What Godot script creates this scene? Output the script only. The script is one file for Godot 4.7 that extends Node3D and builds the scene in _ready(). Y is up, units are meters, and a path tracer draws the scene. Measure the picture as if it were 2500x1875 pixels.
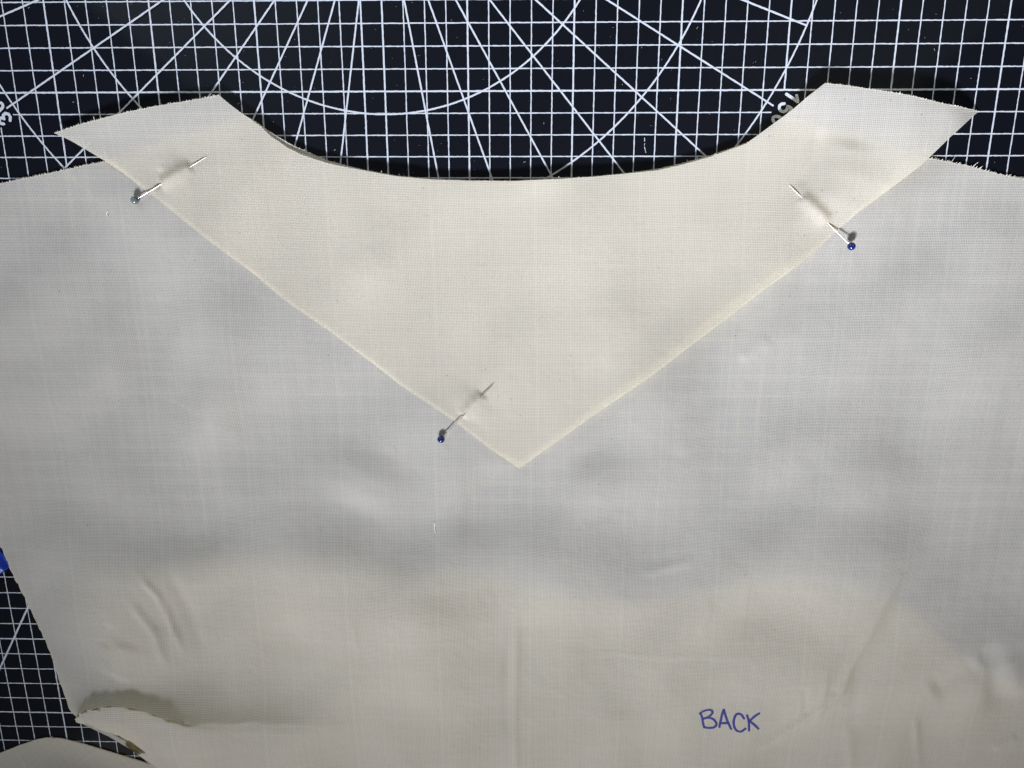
extends Node3D
# Lengths in this script are centimetres on the cutting mat's own ruler (x along the rows, z down the columns); CM turns them into metres.
const CM := 0.01

var taken := {}
var rng := RandomNumberGenerator.new()
var broad := FastNoiseLite.new()
var fine := FastNoiseLite.new()
var mat_black: StandardMaterial3D
var mat_print: StandardMaterial3D
var mat_cloth: StandardMaterial3D
var mat_thread: StandardMaterial3D
var mat_ink: StandardMaterial3D
var mat_steel: StandardMaterial3D

func V(x: float, z: float) -> Vector2:
	return Vector2(x, z)

# ---------------------------------------------------------------- outlines (cm)
var shoulder_left := [V(-7.75, 5.04), V(-3.43, 4.25), V(-1.30, 3.84), V(0.06, 3.58), V(1.04, 3.37), V(2.00, 3.21), V(5.05, 2.27), V(7.54, 1.65), V(9.04, 1.05)]
var back_neck := [V(9.46, 1.23), V(9.71, 1.38), V(10.31, 1.79), V(10.88, 2.15), V(11.48, 2.49), V(12.06, 2.75), V(12.59, 2.97), V(13.13, 3.19), V(13.77, 3.36), V(14.75, 3.60), V(16.39, 3.89), V(18.14, 4.05), V(19.88, 4.12), V(22.21, 4.14), V(24.19, 4.05), V(25.93, 3.96), V(27.66, 3.80), V(29.08, 3.61), V(30.22, 3.36), V(31.64, 2.98), V(33.29, 2.42), V(34.45, 1.77), V(35.13, 1.18)]
var shoulder_right := [V(35.97, 1.40), V(37.75, 1.78), V(39.75, 2.34), V(41.96, 3.09), V(42.66, 3.20), V(44.10, 3.48), V(45.58, 3.86), V(46.81, 4.09), V(49.82, 4.63), V(52.88, 5.30)]
var back_far := [V(56.42, 22.52), V(58.0, 43.0), V(5.24, 43.2)]
var back_lower := [V(2.19, 40.37), V(0.17, 38.56), V(-0.76, 37.55), V(-2.25, 36.47), V(-3.79, 35.58)]
var back_side := [V(-4.06, 34.96), V(-4.45, 33.13), V(-4.94, 31.07), V(-5.55, 29.05), V(-6.09, 26.95), V(-6.58, 25.20), V(-6.82, 24.26), V(-7.40, 22.27), V(-8.51, 18.30), V(-9.85, 13.72), V(-9.6, 9.0)]
var yoke_lefttop := [V(-0.12, 1.89), V(1.16, 1.52), V(2.21, 1.30), V(3.64, 0.97), V(4.96, 0.72), V(6.25, 0.51), V(7.12, 0.38), V(7.92, 0.23), V(8.12, 0.19)]
var yoke_neck := [V(8.60, 0.61), V(9.12, 1.01), V(9.53, 1.27), V(10.07, 1.68), V(10.49, 2.08), V(10.93, 2.38), V(11.23, 2.60), V(11.81, 2.89), V(12.48, 3.12), V(13.15, 3.32), V(13.95, 3.49), V(15.03, 3.69), V(16.41, 3.93), V(18.16, 4.09), V(19.90, 4.15), V(22.21, 4.17), V(24.20, 4.08), V(25.93, 3.98), V(27.66, 3.82), V(29.08, 3.68), V(30.22, 3.43), V(31.62, 3.05), V(33.26, 2.46), V(34.50, 1.54), V(35.25, 0.97), V(35.88, 0.38)]
var yoke_righttop := [V(36.59, -0.19), V(37.62, -0.09), V(38.76, 0.09), V(39.90, 0.29), V(41.03, 0.55), V(42.05, 0.76), V(43.2, 0.91), V(44.2, 1.0)]
var yoke_rightlow := [V(43.78, 1.26), V(43.25, 1.67), V(42.6, 2.23), V(41.86, 3.00), V(41.39, 3.49), V(39.69, 4.91), V(38.87, 5.58), V(37.77, 6.66), V(36.81, 7.58), V(35.98, 8.27), V(34.59, 9.31), V(32.93, 10.76), V(31.22, 12.11), V(29.48, 13.48), V(28.63, 14.13), V(26.23, 16.01), V(23.76, 17.95), V(22.48, 18.99)]
var yoke_leftlow := [V(20.89, 17.87), V(19.57, 16.80), V(19.20, 16.45), V(18.08, 15.65), V(16.24, 14.43), V(14.44, 12.97), V(12.67, 11.54), V(10.91, 10.26), V(9.76, 9.32), V(9.28, 8.88), V(7.31, 7.28), V(5.66, 5.88), V(4.57, 4.96), V(4.02, 4.59), V(2.94, 3.74), V(2.07, 3.15), V(1.32, 2.68), V(0.54, 2.21)]
var under_line := [V(-1.84, 25.69), V(2.85, 24.86), V(7.10, 24.36), V(11.74, 24.26), V(15.85, 25.35), V(19.78, 24.92), V(22.31, 25.78), V(25.54, 26.25), V(29.24, 26.97), V(35.76, 25.24), V(40.5, 25.4), V(44.5, 27.2), V(47.5, 30.2), V(50.5, 31.6), V(54.5, 32.0), V(56.0, 42.6), V(5.8, 42.6), V(2.71, 39.49), V(-0.71, 36.32), V(-1.73, 30.99)]
var scrap_line := [V(-13.29, 39.64), V(-9.13, 37.83), V(-8.03, 37.34), V(-6.82, 36.87), V(-6.17, 36.72), V(-5.29, 36.76), V(-3.97, 37.14), V(-2.53, 37.64), V(-0.85, 38.23), V(0.84, 38.87), V(3.0, 39.9), V(4.4, 41.6), V(4.2, 44.8), V(-13.2, 44.8)]

# pins: head, where the shaft goes in, where it comes out, tip
var pins := [
	[V(3.54, 5.06), V(4.83, 4.33), V(6.46, 3.43), V(7.27, 3.01)],
	[V(38.63, 7.25), V(37.42, 6.10), V(36.10, 4.90), V(35.43, 4.34)],
	[V(18.36, 17.27), V(19.47, 16.04), V(20.59, 14.85), V(21.23, 14.19)],
]
# creases of the back piece: [points, height, half width]
var creases := [
	[[V(5.72, 4.89), V(4.48, 9.36), V(2.16, 14.33), V(-1.94, 18.25), V(-4.74, 20.17)], -0.2, 1.3],
	[[V(0.14, 5.68), V(-1.75, 9.79), V(-4.11, 13.70)], 0.2, 1.7],
	[[V(8.76, 6.48), V(7.13, 11.47), V(6.11, 16.34), V(3.47, 20.10)], 0.22, 1.9],
	[[V(10.28, 13.63), V(8.60, 18.17), V(6.55, 21.04)], -0.14, 1.6],
	[[V(21.86, 18.77), V(20.75, 20.67), V(18.45, 23.61)], -0.16, 1.3],
	[[V(15.26, 18.12), V(13.30, 21.70)], 0.16, 1.8],
	[[V(25.80, 18.04), V(27.66, 21.56)], 0.14, 2.0],
	[[V(31.66, 14.18), V(37.66, 10.94), V(43.35, 7.66)], 0.12, 1.6],
	[[V(28.88, 18.71), V(34.95, 15.71), V(43.30, 14.78)], -0.1, 1.8],
	[[V(38.11, 19.80), V(44.42, 18.36)], 0.12, 1.6],
	[[V(36.68, 23.41), V(45.54, 23.32)], 0.14, 2.0],
	[[V(42.96, 4.91), V(44.79, 9.27), V(44.78, 13.46)], -0.08, 1.5],
	[[V(33.69, 13.08), V(35.26, 11.79)], 0.04, 0.4],
	[[V(30.83, 18.47), V(31.81, 16.63), V(33.64, 15.27)], 0.035, 0.5],
	[[V(22.36, 27.36), V(22.31, 31.60), V(22.27, 34.64), V(22.37, 40.75)], 0.06, 0.2],
	[[V(21.84, 29.46), V(21.73, 36.07)], -0.05, 0.3],
	[[V(25.14, 30.27), V(30.29, 30.08), V(35.64, 30.11)], 0.009, 0.16],
	[[V(35.00, 24.67), V(34.94, 30.07)], 0.012, 0.2],
	[[V(33.20, 26.45), V(32.54, 28.78)], 0.03, 0.22],
	[[V(29.15, 25.24), V(32.26, 24.20)], 0.03, 0.3],
	[[V(43.33, 25.07), V(42.12, 28.13), V(41.13, 30.50), V(40.73, 32.26), V(39.58, 33.56), V(37.74, 35.49), V(36.15, 36.66)], 0.1, 0.3],
	[[V(44.02, 26.06), V(42.93, 29.16), V(42.03, 31.29), V(41.57, 33.47), V(40.12, 35.45)], -0.08, 0.5],
	[[V(39.88, 30.79), V(39.68, 34.61)], 0.035, 0.22],
	[[V(38.57, 31.62), V(39.03, 34.07)], -0.03, 0.2],
	[[V(48.63, 29.08), V(49.41, 31.18), V(50.30, 33.87)], -0.12, 0.7],
	[[V(45.87, 32.31), V(48.60, 30.39)], -0.12, 0.8],
	[[V(49.66, 29.85), V(51.52, 32.76)], 0.1, 0.7],
	[[V(45.39, 33.96), V(46.46, 38.47)], 0.05, 0.25],
	[[V(41.39, 34.03), V(42.37, 38.56)], 0.04, 0.35],
	[[V(50.23, 36.39), V(51.46, 35.24)], 0.05, 0.25],
	[[V(1.37, 25.18), V(2.26, 26.58), V(2.76, 28.41), V(3.27, 30.27)], 0.07, 0.22],
	[[V(0.60, 26.60), V(1.86, 28.95), V(2.21, 31.10)], 0.065, 0.26],
	[[V(2.90, 25.04), V(3.79, 27.60), V(4.35, 30.25)], -0.06, 0.4],
	[[V(-0.55, 28.19), V(-1.13, 29.79)], -0.05, 0.3],
	[[V(0.27, 29.24), V(-0.81, 31.97)], 0.1, 0.9],
	[[V(13.19, 28.00), V(13.34, 29.85)], 0.025, 0.2],
	[[V(9.23, 27.53), V(10.39, 31.24)], -0.08, 1.4],
	[[V(16.31, 26.15), V(18.08, 29.52)], 0.1, 1.5],
	[[V(26.82, 31.80), V(28.63, 35.94)], 0.08, 1.5],
	[[V(0.40, 36.46), V(0.10, 39.41)], 0.02, 0.2],
	[[V(0.69, 36.31), V(0.38, 39.55)], -0.03, 0.25],
]
var yoke_creases := [
	[[V(36.79, 1.6), V(36.43, 3.37), V(35.97, 4.71)], -0.10, 0.35],
	[[V(38.2, 2.2), V(37.9, 3.6), V(37.2, 5.6)], 0.14, 0.8],
	[[V(17.79, 14.27), V(18.14, 12.95), V(18.61, 11.44)], 0.025, 0.2],
	[[V(4.95, 3.5), V(4.75, 4.6)], -0.07, 0.22],
	[[V(20.68, 4.31), V(20.46, 5.88)], -0.015, 0.25],
]
var fold_line := [V(-2.2, 36.3), V(-2.9, 35.4), V(-3.2, 34.6), V(-2.9, 33.95), V(-2.4, 33.6), V(-0.9, 33.2), V(1.4, 33.55), V(3.8, 34.1), V(8.6, 34.55), V(13.5, 34.8), V(16.3, 34.9)]

func smooth(a: float, b: float, t: float) -> float:
	var k := clampf((t - a) / (b - a), 0.0, 1.0)
	return k * k * (3.0 - 2.0 * k)

# nearest point on a run of points: [distance, share of the way along, the point]
func nearest(p: Vector2, run: Array) -> Array:
	var best := 1e9
	var at := 0.0
	var hit := Vector2.ZERO
	for i in run.size() - 1:
		var q := Geometry2D.get_closest_point_to_segment(p, run[i], run[i + 1])
		var d := p.distance_squared_to(q)
		if d < best:
			best = d
			hit = q
			at = (i + run[i].distance_to(q) / maxf(run[i].distance_to(run[i + 1]), 1e-6)) / (run.size() - 1)
	return [sqrt(best), at, hit]

func boxed(list: Array) -> void:
	for c in list:
		var b := Rect2(c[0][0], Vector2.ZERO)
		for p in c[0]:
			b = b.expand(p)
		c.append(b.grow(c[2] * 2.6))

func crease_height(p: Vector2, list: Array) -> float:
	var h := 0.0
	for c in list:
		if not c[3].has_point(p):
			continue
		var n := nearest(p, c[0])
		var d: float = n[0] / c[2]
		if d < 2.6:
			var soft := 0.45 if c[2] > 0.9 else 0.22
			var ends: float = smooth(0.0, soft, n[1]) * smooth(1.0, 1.0 - soft, n[1])
			h += c[1] * exp(-d * d) * (ends if c[2] > 0.9 else 0.15 + 0.85 * ends)
	return h

# ---------------------------------------------------------------- the cloth surfaces: mat place (cm) -> point (cm)
func back_at(p: Vector2) -> Vector3:
	var h := 0.34 + 0.5 * broad.get_noise_2d(p.x * 1.05 + p.y * 0.3, p.y * 0.7) + 0.018 * fine.get_noise_2d(p.x, p.y)
	h += 1.7 * crease_height(p, creases)
	# it lies over the lining from here on, which lifts it
	var rise := smooth(21.2, 25.6, p.y - 0.6 * sin(p.x * 0.45))
	h += rise * lerpf(0.62, 0.40, smooth(14.0, 24.0, p.x)) * smooth(-6.5, -1.5, p.x) * smooth(47.0, 40.5, p.x + 0.35 * (p.y - 26.0)) * smooth(42.0, 31.0, p.y)
	var shift := Vector2.ZERO
	if p.y > 28.0 and p.x < 18.0:
		var n := nearest(p, fold_line)
		var q: Vector2 = n[2]
		var inside := p.y > q.y if p.x > -3.0 else p.x > q.x
		if p.x < -3.4:
			inside = false
		var t: float = n[0] if inside else -n[0]
		var along: float = q.x
		var tall := 0.95 * smooth(16.4, 2.0, p.x)
		var near_edge := smooth(0.1, 2.0, float(nearest(p, back_lower)[0]))
		var room := lerpf(0.12, 1.0, near_edge)
		# the cloth swells up to the fold and breaks over it; at the outer end it tucks under
		if t < 0.0:
			h += tall * pow(clampf(1.0 + t / 3.8, 0.0, 1.0), lerpf(3.0, 5.0, smooth(5.0, -1.0, along)))
		else:
			h += tall * (1.0 + 0.10 * smooth(0.0, 0.6, t) - 0.45 * smooth(0.8, 5.5, t))
		h = lerpf(0.2, h, smooth(0.0, 1.7, float(nearest(p, back_lower)[0])))
		var lean := 0.5 * smooth(6.5, 0.0, along) * near_edge
		var g := exp(-pow((t - 0.3) / 0.55, 2.0))
		if inside and n[0] > 1e-4:
			shift = -(p - q) / n[0] * lean * g * smooth(0.0, 0.35, t)
	if p.y < 9.0:
		var s: float = minf(nearest(p, shoulder_left)[0], nearest(p, shoulder_right)[0])
		h = lerpf(0.08, h, smooth(-0.4, 2.0, s))
	h = 0.05 + 0.10 * log(1.0 + exp((h - 0.05) / 0.10))
	if p.x < 1.0 and p.y > 8.0:
		var d: float = nearest(p, back_side)[0]
		if d < 0.3:
			h = 0.03 + (h - 0.03) * sqrt(maxf(0.0, 1.0 - pow(1.0 - d / 0.3, 2.0)))
	return Vector3(p.x + shift.x, h, p.y + shift.y)

func yoke_at(p: Vector2) -> Vector3:
	# stiffer than the piece below: it bridges the hollows
	var below: float = back_at(p).y
	var h := below + 0.05 + 0.06 * log(1.0 + exp(0.7 * (0.42 - below) / 0.06))
	if p.y < 9.0:
		var s: float = minf(nearest(p, shoulder_left)[0], nearest(p, shoulder_right)[0])
		h = lerpf(h, maxf(h, 0.36), smooth(3.2, 1.0, s))
		if p.y < 1.2 or s > 3.2:
			h = maxf(h, 0.12)
	h += crease_height(p, yoke_creases)
	# corners stand off the mat
	h += 0.2 * exp(-pow((p.x - 4.6) / 3.6, 2.0) - pow((p.y - 0.6) / 1.5, 2.0))
	h += 0.40 * exp(-pow((p.x - 36.2) / 1.8, 2.0) - pow((p.y + 0.1) / 1.5, 2.0))
	# the edge on the far side curls up
	var n := nearest(p, yoke_rightlow)
	var buckle := smooth(6.5, 1.6, p.y) * smooth(36.5, 41.0, p.x)
	h += buckle * (0.72 - 1.15 * pow(maxf(0.0, (p.x - 40.2) / 4.0), 2.0))
	var up: float = 0.1 + 0.3 * smooth(0.40, 0.55, n[1]) * smooth(1.0, 0.8, n[1])
	up *= 1.0 - 0.95 * exp(-p.distance_squared_to(V(38.0, 6.6)) / 1.2)
	var m: float = nearest(p, yoke_leftlow)[0]
	if m < 0.22:
		h -= 0.045 * pow(1.0 - m / 0.22, 2.0)
	h += up * pow(maxf(0.0, 1.0 - n[0] / 2.4), 2.0)
	# the cloth is lifted over each pin
	for q in pins:
		var a: Vector2 = q[1]
		var b: Vector2 = q[2]
		if p.distance_to((a + b) * 0.5) > 3.0:
			continue
		var ab := b - a
		var s := (p - a).dot(ab) / ab.length_squared()
		var across := absf((p - a).cross(ab)) / ab.length()
		h += 0.17 * smooth(-0.04, 0.12, s) * smooth(1.04, 0.88, s) * exp(-pow(across / 0.3, 2.0))
		h += 0.08 * smooth(0.05, 0.4, s) * smooth(0.95, 0.6, s) * exp(-pow(across / 0.9, 2.0))
	return Vector3(p.x, h, p.y)

func under_at(p: Vector2) -> Vector3:
	return Vector3(p.x, 0.05 + 0.012 * fine.get_noise_2d(p.x + 40.0, p.y), p.y)

func scrap_at(p: Vector2) -> Vector3:
	var d: float = nearest(p, scrap_line)[0]
	var right := smooth(0.0, 2.6, float(nearest(p, scrap_line.slice(5, 11))[0]))
	return Vector3(p.x, 0.10 + 0.04 * broad.get_noise_2d(p.x * 1.4, p.y) + 0.75 * right * smooth(0.0, 3.0, d), p.y)

# ---------------------------------------------------------------- helpers
func numbered(called: String, parent: Node) -> String:
	var key := str(parent.get_instance_id()) + called
	taken[key] = taken.get(key, -1) + 1
	return called if taken[key] == 0 else "%s_%03d" % [called, taken[key]]

func obj(called: String, mesh: Mesh, material: Material, parent: Node = null) -> MeshInstance3D:
	var to: Node = parent if parent else self
	var o := MeshInstance3D.new()
	o.name = numbered(called, to)
	o.mesh = mesh
	o.material_override = material
	to.add_child(o, true)
	return o

func tag(o: Node, label: String, category: String, group := "") -> void:
	o.set_meta("label", label)
	o.set_meta("category", category)
	if group:
		o.set_meta("group", group)

func thing(called: String, label: String, category: String, at := Vector3.ZERO, group := "") -> Node3D:
	var o := Node3D.new()
	o.name = numbered(called, self)
	add_child(o, true)
	o.position = at * CM
	tag(o, label, category, group)
	return o

func lit(c: Color) -> Color:
	return c.linear_to_srgb()

# a sheet of cloth cut along an outline, laid through a surface function
func cloth_mesh(outline: PackedVector2Array, step: float, surface: Callable, thick: float, weave_turn := 0.0) -> ArrayMesh:
	var box := Rect2(outline[0], Vector2.ZERO)
	for p in outline:
		box = box.expand(p)
	var nx := int(ceil(box.size.x / step)) + 1
	var nz := int(ceil(box.size.y / step)) + 1
	var corner := box.position
	var inside := PackedByteArray()
	inside.resize((nx + 1) * (nz + 1))
	for k in nz + 1:
		# crossings of this row with the outline decide what is inside
		var z := corner.y + k * step
		var cross := []
		for i in outline.size():
			var a := outline[i]
			var b := outline[(i + 1) % outline.size()]
			if (a.y > z) != (b.y > z):
				cross.append(a.x + (z - a.y) / (b.y - a.y) * (b.x - a.x))
		cross.sort()
		for i in nx + 1:
			var x := corner.x + i * step
			var n := 0
			for c in cross:
				if c < x:
					n += 1
			inside[k * (nx + 1) + i] = n % 2
	var near_line := {}
	for i in outline.size():
		var a := outline[i]
		var b := outline[(i + 1) % outline.size()]
		var parts := int(ceil(a.distance_to(b) / (step * 0.25))) + 1
		for s in parts + 1:
			var p := a.lerp(b, float(s) / parts)
			near_line[Vector2i(int(floor((p.x - corner.x) / step)), int(floor((p.y - corner.y) / step)))] = true
	var pts := PackedVector3Array()
	var nrm := PackedVector3Array()
	var uv := PackedVector2Array()
	var uv2 := PackedVector2Array()
	var idx := PackedInt32Array()
	var of_grid := {}
	var e := 0.06
	var add := func(p: Vector2) -> int:
		var c: Vector3 = surface.call(p)
		var dx: Vector3 = surface.call(p + Vector2(e, 0)) - surface.call(p - Vector2(e, 0))
		var dz: Vector3 = surface.call(p + Vector2(0, e)) - surface.call(p - Vector2(0, e))
		pts.append(c * CM)
		nrm.append(dz.cross(dx).normalized())
		var w := p.rotated(weave_turn)
		uv.append(w / 5.12)
		uv2.append(Vector2((p.x + 15.0) / 80.0, (p.y + 8.0) / 60.0))
		return pts.size() - 1
	for k in nz:
		for i in nx:
			var key := Vector2i(i, k)
			var p0 := corner + Vector2(i, k) * step
			var flags := inside[k * (nx + 1) + i] + inside[k * (nx + 1) + i + 1]
			if k < nz:
				flags += inside[(k + 1) * (nx + 1) + i] + inside[(k + 1) * (nx + 1) + i + 1]
			if near_line.has(key) or (flags != 0 and flags != 4):
				var cell := PackedVector2Array([p0, p0 + Vector2(step, 0), p0 + Vector2(step, step), p0 + Vector2(0, step)])
				for piece in Geometry2D.intersect_polygons(cell, outline):
					if Geometry2D.is_polygon_clockwise(piece) and piece.size() < 3:
						continue
					var tri := Geometry2D.triangulate_polygon(piece)
					if tri.is_empty():
						for t in range(1, piece.size() - 1):
							tri.append_array([0, t, t + 1])
					var made := PackedInt32Array()
					for p in piece:
						made.append(add.call(p))
					for t in range(0, tri.size(), 3):
						var a := made[tri[t]]
						var b := made[tri[t + 1]]
						var c := made[tri[t + 2]]
						var up := (piece[tri[t + 1]] - piece[tri[t]]).cross(piece[tri[t + 2]] - piece[tri[t]])
						if up > 0.0:
							idx.append_array([a, b, c])
						else:
							idx.append_array([a, c, b])
			elif inside[k * (nx + 1) + i]:
				var q := []
				for o in [Vector2i(0, 0), Vector2i(1, 0), Vector2i(1, 1), Vector2i(0, 1)]:
					var g: Vector2i = key + o
					if not of_grid.has(g):
						of_grid[g] = add.call(corner + Vector2(g) * step)
					q.append(of_grid[g])
				idx.append_array([q[0], q[1], q[2], q[0], q[2], q[3]])
	# the cut edge has the cloth's thickness
	var turn := -1.0 if Geometry2D.is_polygon_clockwise(outline) else 1.0
	for i in outline.size():
		var a := outline[i]
		var b := outline[(i + 1) % outline.size()]
		var parts := maxi(1, int(ceil(a.distance_to(b) / step)))
		var out := Vector2(b.y - a.y, a.x - b.x).normalized() * turn
		for s in parts:
			var first := pts.size()
			for r in [float(s) / parts, float(s + 1) / parts]:
				var p := a.lerp(b, r)
				var c: Vector3 = surface.call(p)
				for down in [0.0, thick]:
					pts.append((c - Vector3(0, down, 0)) * CM)
					nrm.append(Vector3(out.x, 0.25, out.y).normalized())
					uv.append(p.rotated(weave_turn) / 5.12)
					uv2.append(Vector2((p.x + 15.0) / 80.0, (p.y + 8.0) / 60.0))
			idx.append_array([first, first + 1, first + 2, first + 2, first + 1, first + 3])
	var arrays := []
	arrays.resize(Mesh.ARRAY_MAX)
	arrays[Mesh.ARRAY_VERTEX] = pts
	arrays[Mesh.ARRAY_NORMAL] = nrm
	arrays[Mesh.ARRAY_TEX_UV] = uv
	arrays[Mesh.ARRAY_TEX_UV2] = uv2
	arrays[Mesh.ARRAY_INDEX] = idx
	var m := ArrayMesh.new()
	m.add_surface_from_arrays(Mesh.PRIMITIVE_TRIANGLES, arrays)
	return m

func poly(lists: Array) -> PackedVector2Array:
	var out := PackedVector2Array()
	for l in lists:
		for p in l:
			out.append(p)
	return out

# a flat printed stroke: a run of points with a width, its edge a little uneven, laid at a height
func stroke(run: Array, width: float, height: float, uneven := 0.006, round_ends := false, surface = null, fineness := 0.12) -> ArrayMesh:
	var st := SurfaceTool.new()
	st.begin(Mesh.PRIMITIVE_TRIANGLES)
	var line := []
	for i in run.size() - 1:
		var parts := maxi(1, int(ceil(run[i].distance_to(run[i + 1]) / fineness)))
		for s in parts:
			line.append(run[i].lerp(run[i + 1], float(s) / parts))
	line.append(run[run.size() - 1])
	var lefts := []
	var rights := []
	for i in line.size():
		var along: Vector2 = (line[mini(i + 1, line.size() - 1)] - line[maxi(i - 1, 0)]).normalized()
		var side := Vector2(along.y, -along.x)
		lefts.append(line[i] + side * (width * 0.5 + rng.randf_range(-uneven, uneven)))
		rights.append(line[i] - side * (width * 0.5 + rng.randf_range(-uneven, uneven)))
	var lay := func(p: Vector2) -> Vector3:
		if surface == null:
			return Vector3(p.x, height, p.y) * CM
		var c: Vector3 = surface.call(p)
		return (c + Vector3(0, height, 0)) * CM
	var put := func(p: Vector2) -> void:
		st.set_normal(Vector3.UP)
		st.set_uv(p / 5.12)
		st.add_vertex(lay.call(p))
	for i in line.size() - 1:
		for p in [lefts[i], lefts[i + 1], rights[i + 1], lefts[i], rights[i + 1], rights[i]]:
			put.call(p)
	if round_ends:
		for end in [0, line.size() - 1]:
			var c: Vector2 = line[end]
			var a: Vector2 = (lefts[end] - c) if end else (rights[end] - c)
			for s in 6:
				for p in [c, c + a.rotated(PI * s / 6.0), c + a.rotated(PI * (s + 1) / 6.0)]:
					put.call(p)
	return st.commit()

# a round bar through points with a radius at each
func bar(st: SurfaceTool, run: Array, radii: Array, sides := 8) -> void:
	var rings := []
	for i in run.size():
		var along: Vector3 = (run[mini(i + 1, run.size() - 1)] - run[maxi(i - 1, 0)]).normalized()
		var u := along.cross(Vector3.UP if absf(along.y) < 0.9 else Vector3.RIGHT).normalized()
		var w := along.cross(u).normalized()
		var ring := []
		for s in sides:
			var d := u * cos(TAU * s / sides) + w * sin(TAU * s / sides)
			ring.append([(run[i] + d * radii[i]) * CM, d])
		rings.append(ring)
	for i in run.size() - 1:
		for s in sides:
			var a = rings[i][s]
			var b = rings[i][(s + 1) % sides]
			var c = rings[i + 1][(s + 1) % sides]
			var d = rings[i + 1][s]
			for q in [a, c, b, a, d, c]:
				st.set_normal(q[1])
				st.add_vertex(q[0])
	for end in [0, run.size() - 1]:
		for s in range(1, sides - 1):
			var order := [0, s, s + 1] if end else [0, s + 1, s]
			var out: Vector3 = (run[end] - run[end - 1 if end else 1]).normalized()
			for k in order:
				st.set_normal(out)
				st.add_vertex(rings[end][k][0])

# ---------------------------------------------------------------- textures
func weave_image() -> Image:
	var n := 1024
	var threads := 64
	var each := n / threads
	var bytes := PackedByteArray()
	bytes.resize(n * n * 4)
	var wide := [PackedFloat32Array(), PackedFloat32Array()]
	var tone := [PackedFloat32Array(), PackedFloat32Array()]
	for d in 2:
		for i in threads:
			wide[d].append(clampf(rng.randfn(0.67, 0.02), 0.6, 0.75))
			tone[d].append(clampf(rng.randfn(1.0, 0.006), 0.98, 1.02))
	var u := PackedFloat32Array()
	for x in each:
		u.append((x + 0.5) / each * 2.0 - 1.0)
	for y in n:
		var j := y / each
		var v := u[y % each]
		var wv: float = wide[1][j]
		var pv := sqrt(maxf(0.0, 1.0 - (v / wv) * (v / wv)))
		var at := y * n * 4
		for x in n:
			var i := x / each
			var uu := u[x % each]
			var wu: float = wide[0][i]
			var pu := 0.0
			if absf(uu) < wu:
				pu = sqrt(1.0 - (uu / wu) * (uu / wu))
			var h := 0.0
			var t := 1.0
			if (i + j) % 2 == 0:
				h = pu * (0.72 + 0.28 * (1.0 - v * v)) if pu > 0.0 else pv * 0.55
				t = tone[0][i] if pu > 0.0 else tone[1][j]
			else:
				h = pv * (0.72 + 0.28 * (1.0 - uu * uu)) if pv > 0.0 else pu * 0.55
				t = tone[1][j] if pv > 0.0 else tone[0][i]
			var c := 235.0 * t
			bytes[at] = int(minf(255.0, c))
			bytes[at + 1] = int(minf(255.0, c * 0.992))
			bytes[at + 2] = int(minf(255.0, c * 0.975))
			bytes[at + 3] = 255 if h > 0.02 else 115
			at += 4
	return Image.create_from_data(n, n, false, Image.FORMAT_RGBA8, bytes)

func height_image(weave: Image) -> Image:
	var n := 512
	var threads := 64
	var each := n / threads
	var bytes := PackedByteArray()
	bytes.resize(n * n)
	for y in n:
		var v := ((y % each) + 0.5) / each * 2.0 - 1.0
		for x in n:
			var uu := ((x % each) + 0.5) / each * 2.0 - 1.0
			var over := (x / each + y / each) % 2 == 0
			var h := (1.0 - uu * uu) * (0.6 + 0.4 * (1.0 - v * v)) if over else (1.0 - v * v) * (0.6 + 0.4 * (1.0 - uu * uu))
			bytes[y * n + x] = int(255.0 * h)
	return Image.create_from_data(n, n, false, Image.FORMAT_L8, bytes)

# cotton seed flecks, slubs and thick threads, once over the whole cloth
func fleck_image() -> Image:
	var im := Image.create(2048, 1536, false, Image.FORMAT_RGBA8)
	im.fill(Color(1, 1, 1, 0))
	for k in 1100:
		var long := rng.randi_range(6, 45)
		var flat := rng.randf() < 0.8
		var light := rng.randf() < 0.7
		var c := Color(0.95, 0.95, 0.95, rng.randf_range(0.03, 0.13)) if light else Color(0.62, 0.58, 0.52, rng.randf_range(0.03, 0.08))
		im.fill_rect(Rect2i(rng.randi_range(0, 2047), rng.randi_range(0, 1535), long if flat else 1, 1 if flat else long), c)
	for k in 800:
		var x := rng.randi_range(0, 2040)
		var y := rng.randi_range(0, 1530)
		var c := Color(0.20, 0.17, 0.14, rng.randf_range(0.4, 0.95))
		im.fill_rect(Rect2i(x, y, 1, 1), c)
		if rng.randf() < 0.35:
			c.a *= 0.7
			im.fill_rect(Rect2i(x + rng.randi_range(0, 1), y + 1, 1, 1), c)
	for p in [V(37.6, 0.5), V(41.0, 1.25), V(34.3, 2.1), V(37.75, 5.6), V(38.5, 5.0), V(36.3, 6.7), V(36.95, 4.6), V(5.0, 3.4), V(9.0, 2.2), V(18.7, 13.9), V(22.0, 15.1), V(22.5, 16.0), V(21.4, 14.9), V(13.2, 10.0), V(6.2, 8.0), V(-1.0, 28.5), V(-1.1, 28.2), V(33.5, 11.8)]:
		var x := int((p.x + 15.0) / 80.0 * 2048.0)
		var y := int((p.y + 8.0) / 60.0 * 1536.0)
		im.fill_rect(Rect2i(x, y, 2, 1), Color(0.2, 0.17, 0.14, 0.7))
		im.fill_rect(Rect2i(x + 1, y + 2, 1, 1), Color(0.2, 0.17, 0.14, 0.5))
	return im

func noise_texture(frequency: float, seed_: int, as_normal: bool, size := 512) -> NoiseTexture2D:
	var f := FastNoiseLite.new()
	f.seed = seed_
	f.frequency = frequency
	f.fractal_octaves = 3
	var t := NoiseTexture2D.new()
	t.noise = f
	t.width = size
	t.height = size
	t.seamless = true
	t.as_normal_map = as_normal
	t.bump_strength = 2.0
	return t

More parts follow.
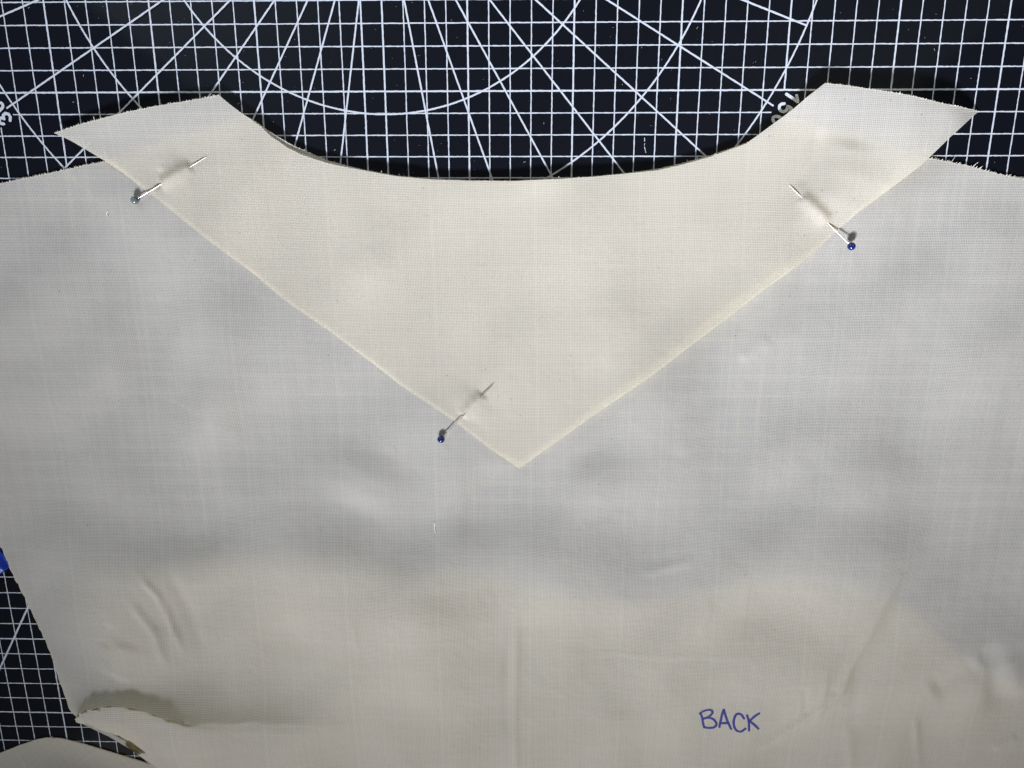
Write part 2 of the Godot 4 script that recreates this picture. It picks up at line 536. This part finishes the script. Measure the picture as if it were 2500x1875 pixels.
# ---------------------------------------------------------------- the scene
func _ready() -> void:
	# camera, surroundings, lamps
	rng.seed = 7
	var cam := Camera3D.new()
	cam.name = "camera"
	cam.position = Vector3(22.9438, 37.6237, 4.9567) * CM
	cam.rotation = Vector3(-1.81886639, -0.0906484, 0.0929841)
	cam.fov = 54.98
	cam.near = 0.02
	cam.far = 20.0
	add_child(cam)
	cam.current = true
	var env := Environment.new()
	env.background_mode = Environment.BG_COLOR
	env.background_color = lit(Color(0.062, 0.052, 0.036))
	env.tonemap_mode = Environment.TONE_MAPPER_LINEAR
	env.tonemap_exposure = 1.0
	env.sdfgi_enabled = true
	env.ssao_enabled = true
	env.ssil_enabled = true
	var we := WorldEnvironment.new()
	we.name = "surroundings"
	we.environment = env
	add_child(we)
	var key := SpotLight3D.new()
	key.name = "ceiling_lamp_light"
	key.spot_angle = 12.7
	key.spot_angle_attenuation = 1.0
	key.light_size = 0.3
	key.light_energy = 30.0
	key.light_color = lit(Color(0.97, 0.97, 1.0))
	key.spot_range = 6.0
	key.shadow_enabled = true
	add_child(key)
	key.look_at_from_position(Vector3(-28, 188, 208) * CM, Vector3(41, 0, -50) * CM, Vector3.UP)
	window_light("room_light", Vector3(26, 105, 125), Vector3(22, 0, 26), Vector2(0.3, 0.3), 0.085, Color(1.0, 0.74, 0.40))
	window_light("window_light", Vector3(-46, 64, -88), Vector3(10, 0, 4), Vector2(0.45, 0.4), 0.48, Color(0.74, 0.87, 1.0))
	window_light("side_window_light", Vector3(72, 72, -45), Vector3(24, 0, 8), Vector2(0.4, 0.4), 0.12, Color(0.94, 0.97, 1.0))

	broad.seed = 11
	broad.frequency = 0.11
	broad.fractal_octaves = 2
	fine.seed = 5
	fine.frequency = 0.5
	fine.fractal_octaves = 3
	boxed(creases)
	boxed(yoke_creases)
	materials()
	cutting_mat()
	cloths()
	for i in pins.size():
		pin(i)
	clip()
	lint()

func window_light(called: String, at: Vector3, to: Vector3, size: Vector2, energy: float, color: Color) -> void:
	var l := AreaLight3D.new()
	l.name = called
	l.area_size = size
	l.light_energy = energy
	l.light_color = lit(color)
	l.area_range = 6.0
	l.area_attenuation = 2.0
	l.shadow_enabled = true
	add_child(l)
	l.look_at_from_position(at * CM, to * CM, Vector3.FORWARD)

func materials() -> void:
	mat_black = StandardMaterial3D.new()
	mat_black.resource_name = "black_vinyl"
	mat_black.albedo_color = lit(Color(0.0026, 0.0038, 0.0078))
	mat_black.roughness = 0.5
	mat_black.metallic_specular = 0.26
	mat_black.normal_enabled = true
	mat_black.normal_texture = noise_texture(0.08, 3, true)
	mat_black.normal_scale = 0.35
	mat_black.uv1_triplanar = true
	mat_black.uv1_world_triplanar = true
	mat_black.uv1_scale = Vector3.ONE * 30.0
	mat_print = StandardMaterial3D.new()
	mat_print.resource_name = "white_print"
	mat_print.albedo_color = lit(Color(0.41, 0.455, 0.54))
	mat_print.roughness = 0.6
	var weave := weave_image()
	var tex := ImageTexture.create_from_image(weave)
	mat_cloth = StandardMaterial3D.new()
	mat_cloth.resource_name = "unbleached_calico"
	mat_cloth.albedo_color = lit(Color(0.915, 0.927, 0.955))
	mat_cloth.albedo_texture = tex
	mat_cloth.transparency = BaseMaterial3D.TRANSPARENCY_ALPHA
	mat_cloth.cull_mode = BaseMaterial3D.CULL_DISABLED
	mat_cloth.roughness = 0.95
	mat_cloth.metallic_specular = 0.15
	mat_cloth.heightmap_enabled = true
	mat_cloth.heightmap_texture = ImageTexture.create_from_image(height_image(weave))
	mat_cloth.heightmap_scale = 0.014
	mat_cloth.backlight_enabled = true
	mat_cloth.backlight = Color(1.0, 0.945, 0.64)
	mat_cloth.detail_enabled = true
	mat_cloth.detail_albedo = ImageTexture.create_from_image(fleck_image())
	mat_cloth.detail_uv_layer = BaseMaterial3D.DETAIL_UV_2
	mat_cloth.detail_blend_mode = BaseMaterial3D.BLEND_MODE_MIX
	mat_thread = StandardMaterial3D.new()
	mat_thread.resource_name = "loose_cotton"
	mat_thread.albedo_color = lit(Color(0.70, 0.68, 0.62))
	mat_thread.roughness = 0.95
	mat_thread.metallic_specular = 0.1
	mat_ink = StandardMaterial3D.new()
	mat_ink.resource_name = "blue_marker_ink"
	mat_ink.albedo_color = Color(lit(Color(0.028, 0.036, 0.30)), 0.94)
	mat_ink.albedo_texture = tex
	mat_ink.transparency = BaseMaterial3D.TRANSPARENCY_ALPHA
	mat_ink.cull_mode = BaseMaterial3D.CULL_DISABLED
	mat_ink.roughness = 0.85
	mat_steel = StandardMaterial3D.new()
	mat_steel.resource_name = "nickel_steel"
	mat_steel.albedo_color = lit(Color(0.78, 0.77, 0.74))
	mat_steel.metallic = 1.0
	mat_steel.roughness = 0.35

func cutting_mat() -> void:
	var mat := thing("cutting_mat", "black self-healing cutting mat with white grid and angle lines under all the cloth", "cutting mat", Vector3(24, 0, 14))
	var off := Vector3(-24, 0, -14) * CM
	# the board: a slab with rounded corners and a chamfered rim
	var st := SurfaceTool.new()
	st.begin(Mesh.PRIMITIVE_TRIANGLES)
	var rims := [[0.06, 0.0], [0.0, -0.06], [0.0, -0.3]]
	var rings := []
	for r in rims:
		var ring := []
		for c in 4:
			var mid := Vector2(38.0 - 1.5, 31.0 - 1.5) * Vector2([1, -1, -1, 1][c], [1, 1, -1, -1][c])
			for s in 7:
				var d: Vector2 = Vector2.RIGHT.rotated(PI / 2 * c + PI / 12 * s) * (1.5 - r[0])
				ring.append(Vector3(mid.x + d.x, r[1], mid.y + d.y) * CM)
		rings.append(ring)
	var n: int = rings[0].size()
	for i in n:
		for f in [[Vector3.ZERO, rings[0][i], rings[0][(i + 1) % n]], [Vector3(0, -0.3, 0) * CM, rings[2][(i + 1) % n], rings[2][i]]]:
			for p in f:
				st.add_vertex(p)
		for k in 2:
			var a = rings[k][i]
			var b = rings[k][(i + 1) % n]
			var c = rings[k + 1][(i + 1) % n]
			var d = rings[k + 1][i]
			for p in [a, d, c, a, c, b]:
				st.add_vertex(p)
	st.set_smooth_group(-1)
	st.generate_normals()
	obj("board", st.commit(), mat_black, mat)
	# printed lines; each set lies a hair above the one below
	var put := func(called: String, mesh: ArrayMesh) -> void:
		var o := obj(called, mesh, mat_print, mat)
		o.position = off
	for j in range(-12, 44):
		var spans := [[-12.0, 60.0]]
		if j == 1:
			spans = [[-12.0, -3.75], [-2.3, 34.48], [36.3, 60.0]]
		for s in spans:
			put.call("grid_line", stroke([V(s[0], j), V(s[1], j)], 0.078 if j % 5 == 0 else 0.053, 0.005, 0.008))
	for i in range(-12, 61):
		var spans := [[-12.0, 43.0]]
		if i == -3:
			spans = [[-12.0, 0.42], [1.6, 43.0]]
		if i == 35:
			spans = [[-12.0, 0.0], [1.9, 43.0]]
		for s in spans:
			put.call("grid_line", stroke([V(i, s[0]), V(i, s[1])], 0.078 if i % 5 == 0 else 0.053, 0.008, 0.008))
	var centre := V(16, -10)
	for k in 3:
		var r: float = [11.04, 16.03, 21.05][k]
		var run := []
		for s in 181:
			run.append(centre + Vector2.RIGHT.rotated(deg_to_rad(s)) * r)
		put.call("protractor_arc", stroke(run, 0.078, 0.011, 0.006))
	for a in range(10, 180, 10):
		var d := Vector2.RIGHT.rotated(deg_to_rad(a))
		var last := 21.4 if a % 30 == 0 and a != 90 else 21.05
		put.call("angle_line", stroke([centre + d * 1.5, centre + d * last], 0.078, 0.014 + 0.0012 * (a / 10), 0.006, true))
	put.call("angle_line", stroke([V(-4.6, 25.58), V(-9.6, 34.24)], 0.10, 0.014, 0.006, true))
	# the angle figures
	var h := 0.037
	figure(mat, off, [[V(35.11, 0.19), V(35.67, 0.53)], [V(35.67, 0.51), V(35.60, 0.26)]], h)
	figure(mat, off, [[V(35.05, 0.62), V(34.92, 0.63), V(34.83, 0.70), V(34.83, 0.84), V(34.91, 0.94), V(35.04, 0.98), V(35.16, 0.93), V(35.21, 0.83), V(35.20, 0.72), V(35.42, 0.84), V(35.26, 1.12)]], h)
	figure(mat, off, [[V(35.15, 1.55), V(35.10, 1.60), V(35.01, 1.62), V(34.90, 1.60), V(34.78, 1.55), V(34.67, 1.48), V(34.60, 1.40), V(34.56, 1.31), V(34.57, 1.24), V(34.62, 1.20), V(34.71, 1.18), V(34.82, 1.20), V(34.94, 1.25), V(35.04, 1.32), V(35.12, 1.40), V(35.16, 1.48), V(35.15, 1.55)]], h)
	figure(mat, off, [[V(-2.47, 1.27), V(-2.43, 1.11), V(-2.50, 0.98), V(-2.65, 0.94), V(-2.78, 1.04), V(-2.76, 1.20)], [V(-2.76, 1.18), V(-2.88, 1.15), V(-2.98, 1.18), V(-3.01, 1.30), V(-2.96, 1.41), V(-2.81, 1.43)]], h)
	figure(mat, off, [[V(-3.36, 0.84), V(-3.31, 0.89), V(-3.22, 0.91), V(-3.09, 0.90), V(-2.96, 0.85), V(-2.85, 0.77), V(-2.76, 0.69), V(-2.71, 0.60), V(-2.72, 0.52), V(-2.77, 0.47), V(-2.86, 0.45), V(-2.98, 0.47), V(-3.11, 0.52), V(-3.23, 0.59), V(-3.32, 0.68), V(-3.37, 0.76), V(-3.36, 0.84)]], h)
	# a knife scuff and dust
	var sc := SurfaceTool.new()
	sc.begin(Mesh.PRIMITIVE_TRIANGLES)
	for s in [[V(28.49, 2.14), V(28.5, 2.32)], [V(28.51, 2.4), V(28.5, 2.5)], [V(28.5, 2.56), V(28.56, 2.7)], [V(28.54, 2.72), V(28.6, 2.84)]]:
		sc.append_from(stroke(s, 0.03, 0.012, 0.012, false, null, 0.03), 0, Transform3D())
	put.call("knife_scuff", sc.commit())
	var du := SurfaceTool.new()
	du.begin(Mesh.PRIMITIVE_TRIANGLES)
	for k in 420:
		var p := V(rng.randf_range(-4, 54), rng.randf_range(-5, 9) if k < 330 else rng.randf_range(26, 41))
		var d := Vector2.RIGHT.rotated(rng.randf() * TAU) * rng.randf_range(0.008, 0.03 if k % 9 else 0.12)
		bar(du, [Vector3(p.x, 0.012, p.y), Vector3(p.x + d.x, 0.018, p.y + d.y)], [0.006, 0.004], 4)
	var dust := obj("dust", du.commit(), mat_thread, mat)
	dust.position = off
	dust.set_meta("kind", "stuff")

func figure(mat: Node3D, off: Vector3, strokes: Array, h: float) -> void:
	var st := SurfaceTool.new()
	st.begin(Mesh.PRIMITIVE_TRIANGLES)
	for i in strokes.size():
		st.append_from(stroke(strokes[i], 0.14, h + 0.001 * i, 0.003, true, null, 0.04), 0, Transform3D())
	var o := obj("printed_figure", st.commit(), mat_print, mat)
	o.position = off

# threads that stick out of a cut edge
func fray(parent: Node3D, runs: Array, surface: Callable, lean: Vector2, gap: float, long: float) -> void:
	var st := SurfaceTool.new()
	st.begin(Mesh.PRIMITIVE_TRIANGLES)
	for run in runs:
		for i in run.size() - 1:
			var a: Vector2 = run[i]
			var b: Vector2 = run[i + 1]
			var count := int(a.distance_to(b) / gap) + 1
			var out := Vector2(b.y - a.y, a.x - b.x).normalized()
			for s in count:
				var p := a.lerp(b, (s + rng.randf()) / count)
				var c: Vector3 = surface.call(p - out * 0.03)
				var far := rng.randf_range(0.25, 1.0) * long * (2.4 if rng.randf() < 0.03 else 1.0)
				var d: Vector2 = (out + lean * rng.randf_range(0.3, 1.2) + Vector2(rng.randf_range(-0.4, 0.4), rng.randf_range(-0.4, 0.4))).normalized() * far
				var r := rng.randf_range(0.012, 0.022)
				bar(st, [c - Vector3(0, 0.015, 0), c + Vector3(d.x * 0.6, -0.01, d.y * 0.6), c + Vector3(d.x, rng.randf_range(-0.05, 0.02), d.y)], [r, r, r * 0.5], 4)
	var o := obj("frayed_threads", st.commit(), mat_thread, parent)
	o.set_meta("kind", "stuff")

func cloths() -> void:
	var under := thing("lining_cloth", "cream cotton layer lying hidden beneath the marked lower half of the back piece", "fabric piece")
	obj("sheet", cloth_mesh(poly([under_line]), 0.6, under_at, 0.035, 0.03), mat_cloth, under)
	var back := thing("back_piece", "large cream calico garment piece marked BACK with a fold at its lower corner", "fabric piece")
	var outline := poly([shoulder_left, back_neck, shoulder_right, back_far, back_lower, back_side])
	obj("sheet", cloth_mesh(outline, 0.2, back_at, 0.04), mat_cloth, back)
	fray(back, [shoulder_left], back_at, Vector2(-0.2, -0.5), 0.055, 0.11)
	fray(back, [back_neck], back_at, Vector2(-0.1, -0.4), 0.06, 0.06)
	fray(back, [shoulder_right], back_at, Vector2(1.4, -0.3), 0.085, 0.15)
	lettering(back)
	var yoke := thing("yoke_piece", "pointed cream calico yoke with curved neckline pinned over the back piece", "fabric piece")
	obj("sheet", cloth_mesh(poly([yoke_lefttop, yoke_neck, yoke_righttop, yoke_rightlow, yoke_leftlow]), 0.16, yoke_at, 0.035, 0.02), mat_cloth, yoke)
	fray(yoke, [yoke_lefttop], yoke_at, Vector2(-0.5, -0.5), 0.05, 0.10)
	fray(yoke, [yoke_neck], yoke_at, Vector2(0.0, -0.3), 0.09, 0.045)
	fray(yoke, [yoke_righttop], yoke_at, Vector2(0.3, -0.4), 0.05, 0.08)
	var scrap := thing("facing_piece", "small corner of cream calico with curved edge, lying apart on the bare mat", "fabric piece")
	obj("sheet", cloth_mesh(poly([scrap_line]), 0.25, scrap_at, 0.04, 0.6), mat_cloth, scrap)
	obj("folded_layer", cloth_mesh(poly([scrap_line]), 0.5, func(p: Vector2) -> Vector3: return scrap_at(p) - Vector3(0, 0.055, 0), 0.02, 0.6), mat_cloth, scrap)
	fray(scrap, [scrap_line.slice(0, 6)], scrap_at, Vector2(0.3, -0.3), 0.1, 0.06)
	var st := SurfaceTool.new()
	st.begin(Mesh.PRIMITIVE_TRIANGLES)
	bar(st, [Vector3(-6.25, 0.12, 37.0), Vector3(-6.0, 0.16, 36.75), Vector3(-5.75, 0.15, 36.55)], [0.018, 0.018, 0.01], 5)
	obj("loose_thread", st.commit(), mat_thread, scrap)

func lettering(back: Node3D) -> void:
	var strokes := [
		[[V(32.96, 33.77), V(33.10, 34.16), V(33.19, 34.58), V(33.28, 34.85)], [V(32.93, 33.80), V(33.13, 33.66), V(33.44, 33.60), V(33.62, 33.67), V(33.68, 33.79), V(33.64, 33.94), V(33.47, 34.11), V(33.17, 34.23)], [V(33.17, 34.23), V(33.47, 34.18), V(33.74, 34.27), V(33.93, 34.48), V(33.96, 34.66), V(33.85, 34.83), V(33.57, 34.90), V(33.28, 34.85)]],
		[[V(34.30, 33.61), V(34.22, 34.05), V(34.14, 34.78)], [V(34.32, 33.61), V(34.51, 34.20), V(34.79, 34.81)], [V(34.20, 34.52), V(34.55, 34.45)]],
		[[V(35.45, 34.03), V(35.31, 33.82), V(35.15, 33.75), V(35.00, 33.86), V(34.91, 34.16), V(34.92, 34.52), V(35.05, 34.82), V(35.24, 34.93), V(35.41, 34.88), V(35.58, 34.69)]],
		[[V(35.61, 33.81), V(35.73, 34.20), V(35.80, 34.84)], [V(36.27, 33.62), V(36.03, 33.84), V(35.77, 34.17)], [V(35.77, 34.17), V(36.08, 34.44), V(36.35, 34.75)]],
	]
	for letter in strokes:
		var st := SurfaceTool.new()
		st.begin(Mesh.PRIMITIVE_TRIANGLES)
		var k := 0
		for run in letter:
			var c := Curve2D.new()
			for i in run.size():
				var t: Vector2 = (run[mini(i + 1, run.size() - 1)] - run[maxi(i - 1, 0)]) / 6.0
				c.add_point(run[i], -t, t)
			st.append_from(stroke(Array(c.tessellate_even_length(4, 0.06)), 0.14, 0.012 + 0.0015 * k, 0.008, true, back_at, 0.05), 0, Transform3D())
			k += 1
		obj("ink_letter", st.commit(), mat_ink, back)

func pin(i: int) -> void:
	var q: Array = pins[i]
	var looks := ["grey glass-headed pin at the left end of the yoke, near its left tip", "blue glass-headed pin through the yoke's right arm beside the mat's 150 mark", "blue glass-headed pin near the yoke's lowest point"]
	# straight from the tip to the head, just clear of the cloth where it goes in
	var tip_at := Vector3(q[3].x, yoke_at(q[3]).y + 0.07, q[3].y)
	var share: float = q[0].distance_to(q[1]) / q[0].distance_to(q[3])
	var head_y: float = maxf((yoke_at(q[1]).y - 0.01 - share * tip_at.y) / (1.0 - share), back_at(q[0]).y + 0.21)
	var head_at := Vector3(q[0].x, head_y, q[0].y)
	var o := thing("dressmaking_pin", looks[i], "pin", head_at, "pins holding the yoke")
	var along := (tip_at - head_at)
	var st := SurfaceTool.new()
	st.begin(Mesh.PRIMITIVE_TRIANGLES)
	bar(st, [along * 0.03, along * 0.5, along * 0.9, along * 0.99], [0.03, 0.03, 0.027, 0.004], 12)
	obj("shaft", st.commit(), mat_steel, o)
	var ball := SphereMesh.new()
	ball.radius = 0.198 * CM
	ball.height = 0.37 * CM
	ball.radial_segments = 32
	ball.rings = 18
	var g := StandardMaterial3D.new()
	g.resource_name = "pin_glass"
	g.albedo_color = lit([Color(0.115, 0.155, 0.165), Color(0.006, 0.016, 0.125), Color(0.006, 0.014, 0.115)][i])
	g.roughness = 0.16
	g.metallic_specular = 0.5
	g.clearcoat_enabled = true
	g.clearcoat = 0.6
	g.clearcoat_roughness = 0.05
	obj("glass_head", ball, g, o)

func clip() -> void:
	var o := thing("plastic_clip", "blue plastic clip peeking out from under the cloth's side edge", "clip", Vector3(-7.75, 0, 25.35))
	o.rotation.y = atan2(0.6, 0.8)
	var m := StandardMaterial3D.new()
	m.resource_name = "blue_plastic"
	m.albedo_color = lit(Color(0.006, 0.035, 0.32))
	m.roughness = 0.3
	for k in 2:
		# a jaw: thick at the grip, thin at the nose, ribbed on top
		var prof := []
		var n := 40
		for s in n + 1:
			var x := lerpf(-1.7, 1.35, float(s) / n)
			var tall := (0.62 if k else 0.3) * (1.0 - 0.62 * smooth(0.1, 1.35, x))
			if k:
				tall += 0.06 * sin(x * 9.0)
			prof.append(V(x, tall))
		var st := SurfaceTool.new()
		st.begin(Mesh.PRIMITIVE_TRIANGLES)
		var low := 0.32 if k else 0.02
		for s in n:
			var a: Vector2 = prof[s]
			var b: Vector2 = prof[s + 1]
			var w := 0.72 if k else 0.62
			var lo := low * (1.0 - 0.62 * smooth(0.1, 1.35, a.x)) if k else low
			var lo2 := low * (1.0 - 0.62 * smooth(0.1, 1.35, b.x)) if k else low
			var ring := func(p: Vector2, l: float) -> Array:
				var e := 0.07
				return [Vector3(p.x, l, -w), Vector3(p.x, p.y - e, -w), Vector3(p.x, p.y, -w + e * 1.5), Vector3(p.x, p.y, w - e * 1.5), Vector3(p.x, p.y - e, w), Vector3(p.x, l, w)]
			var ra: Array = ring.call(a, lo)
			var rb: Array = ring.call(b, lo2)
			for c in 6:
				var d: int = (c + 1) % 6
				for p in [ra[c], rb[d], rb[c], ra[c], ra[d], rb[d]]:
					st.add_vertex(p * CM)
			for end in [[0, ra], [n - 1, rb]]:
				if s == end[0]:
					for c in range(1, 5):
						var f: Array = end[1]
						for p in ([f[0], f[c + 1], f[c]] if s else [f[0], f[c], f[c + 1]]):
							st.add_vertex(p * CM)
		st.generate_normals()
		obj("jaw", st.commit(), m, o)

func lint() -> void:
	var where := [[V(1.92, 5.58), V(1.86, 5.72), V(1.93, 5.86)], [V(17.87, 22.2), V(17.82, 22.5), V(17.92, 22.8)]]
	var looks := ["short white lint thread on the cloth below the grey pin head", "white lint thread on the middle of the cloth below the yoke's point"]
	for i in 2:
		var st := SurfaceTool.new()
		st.begin(Mesh.PRIMITIVE_TRIANGLES)
		var run := []
		for p in where[i]:
			run.append(back_at(p) + Vector3(0, 0.03, 0))
		bar(st, run, [0.018, 0.026, 0.014], 6)
		var m := mat_thread.duplicate()
		m.albedo_color = lit(Color(0.85, 0.85, 0.83))
		tag(obj("lint_thread", st.commit(), m), looks[i], "thread", "lint on the cloth")
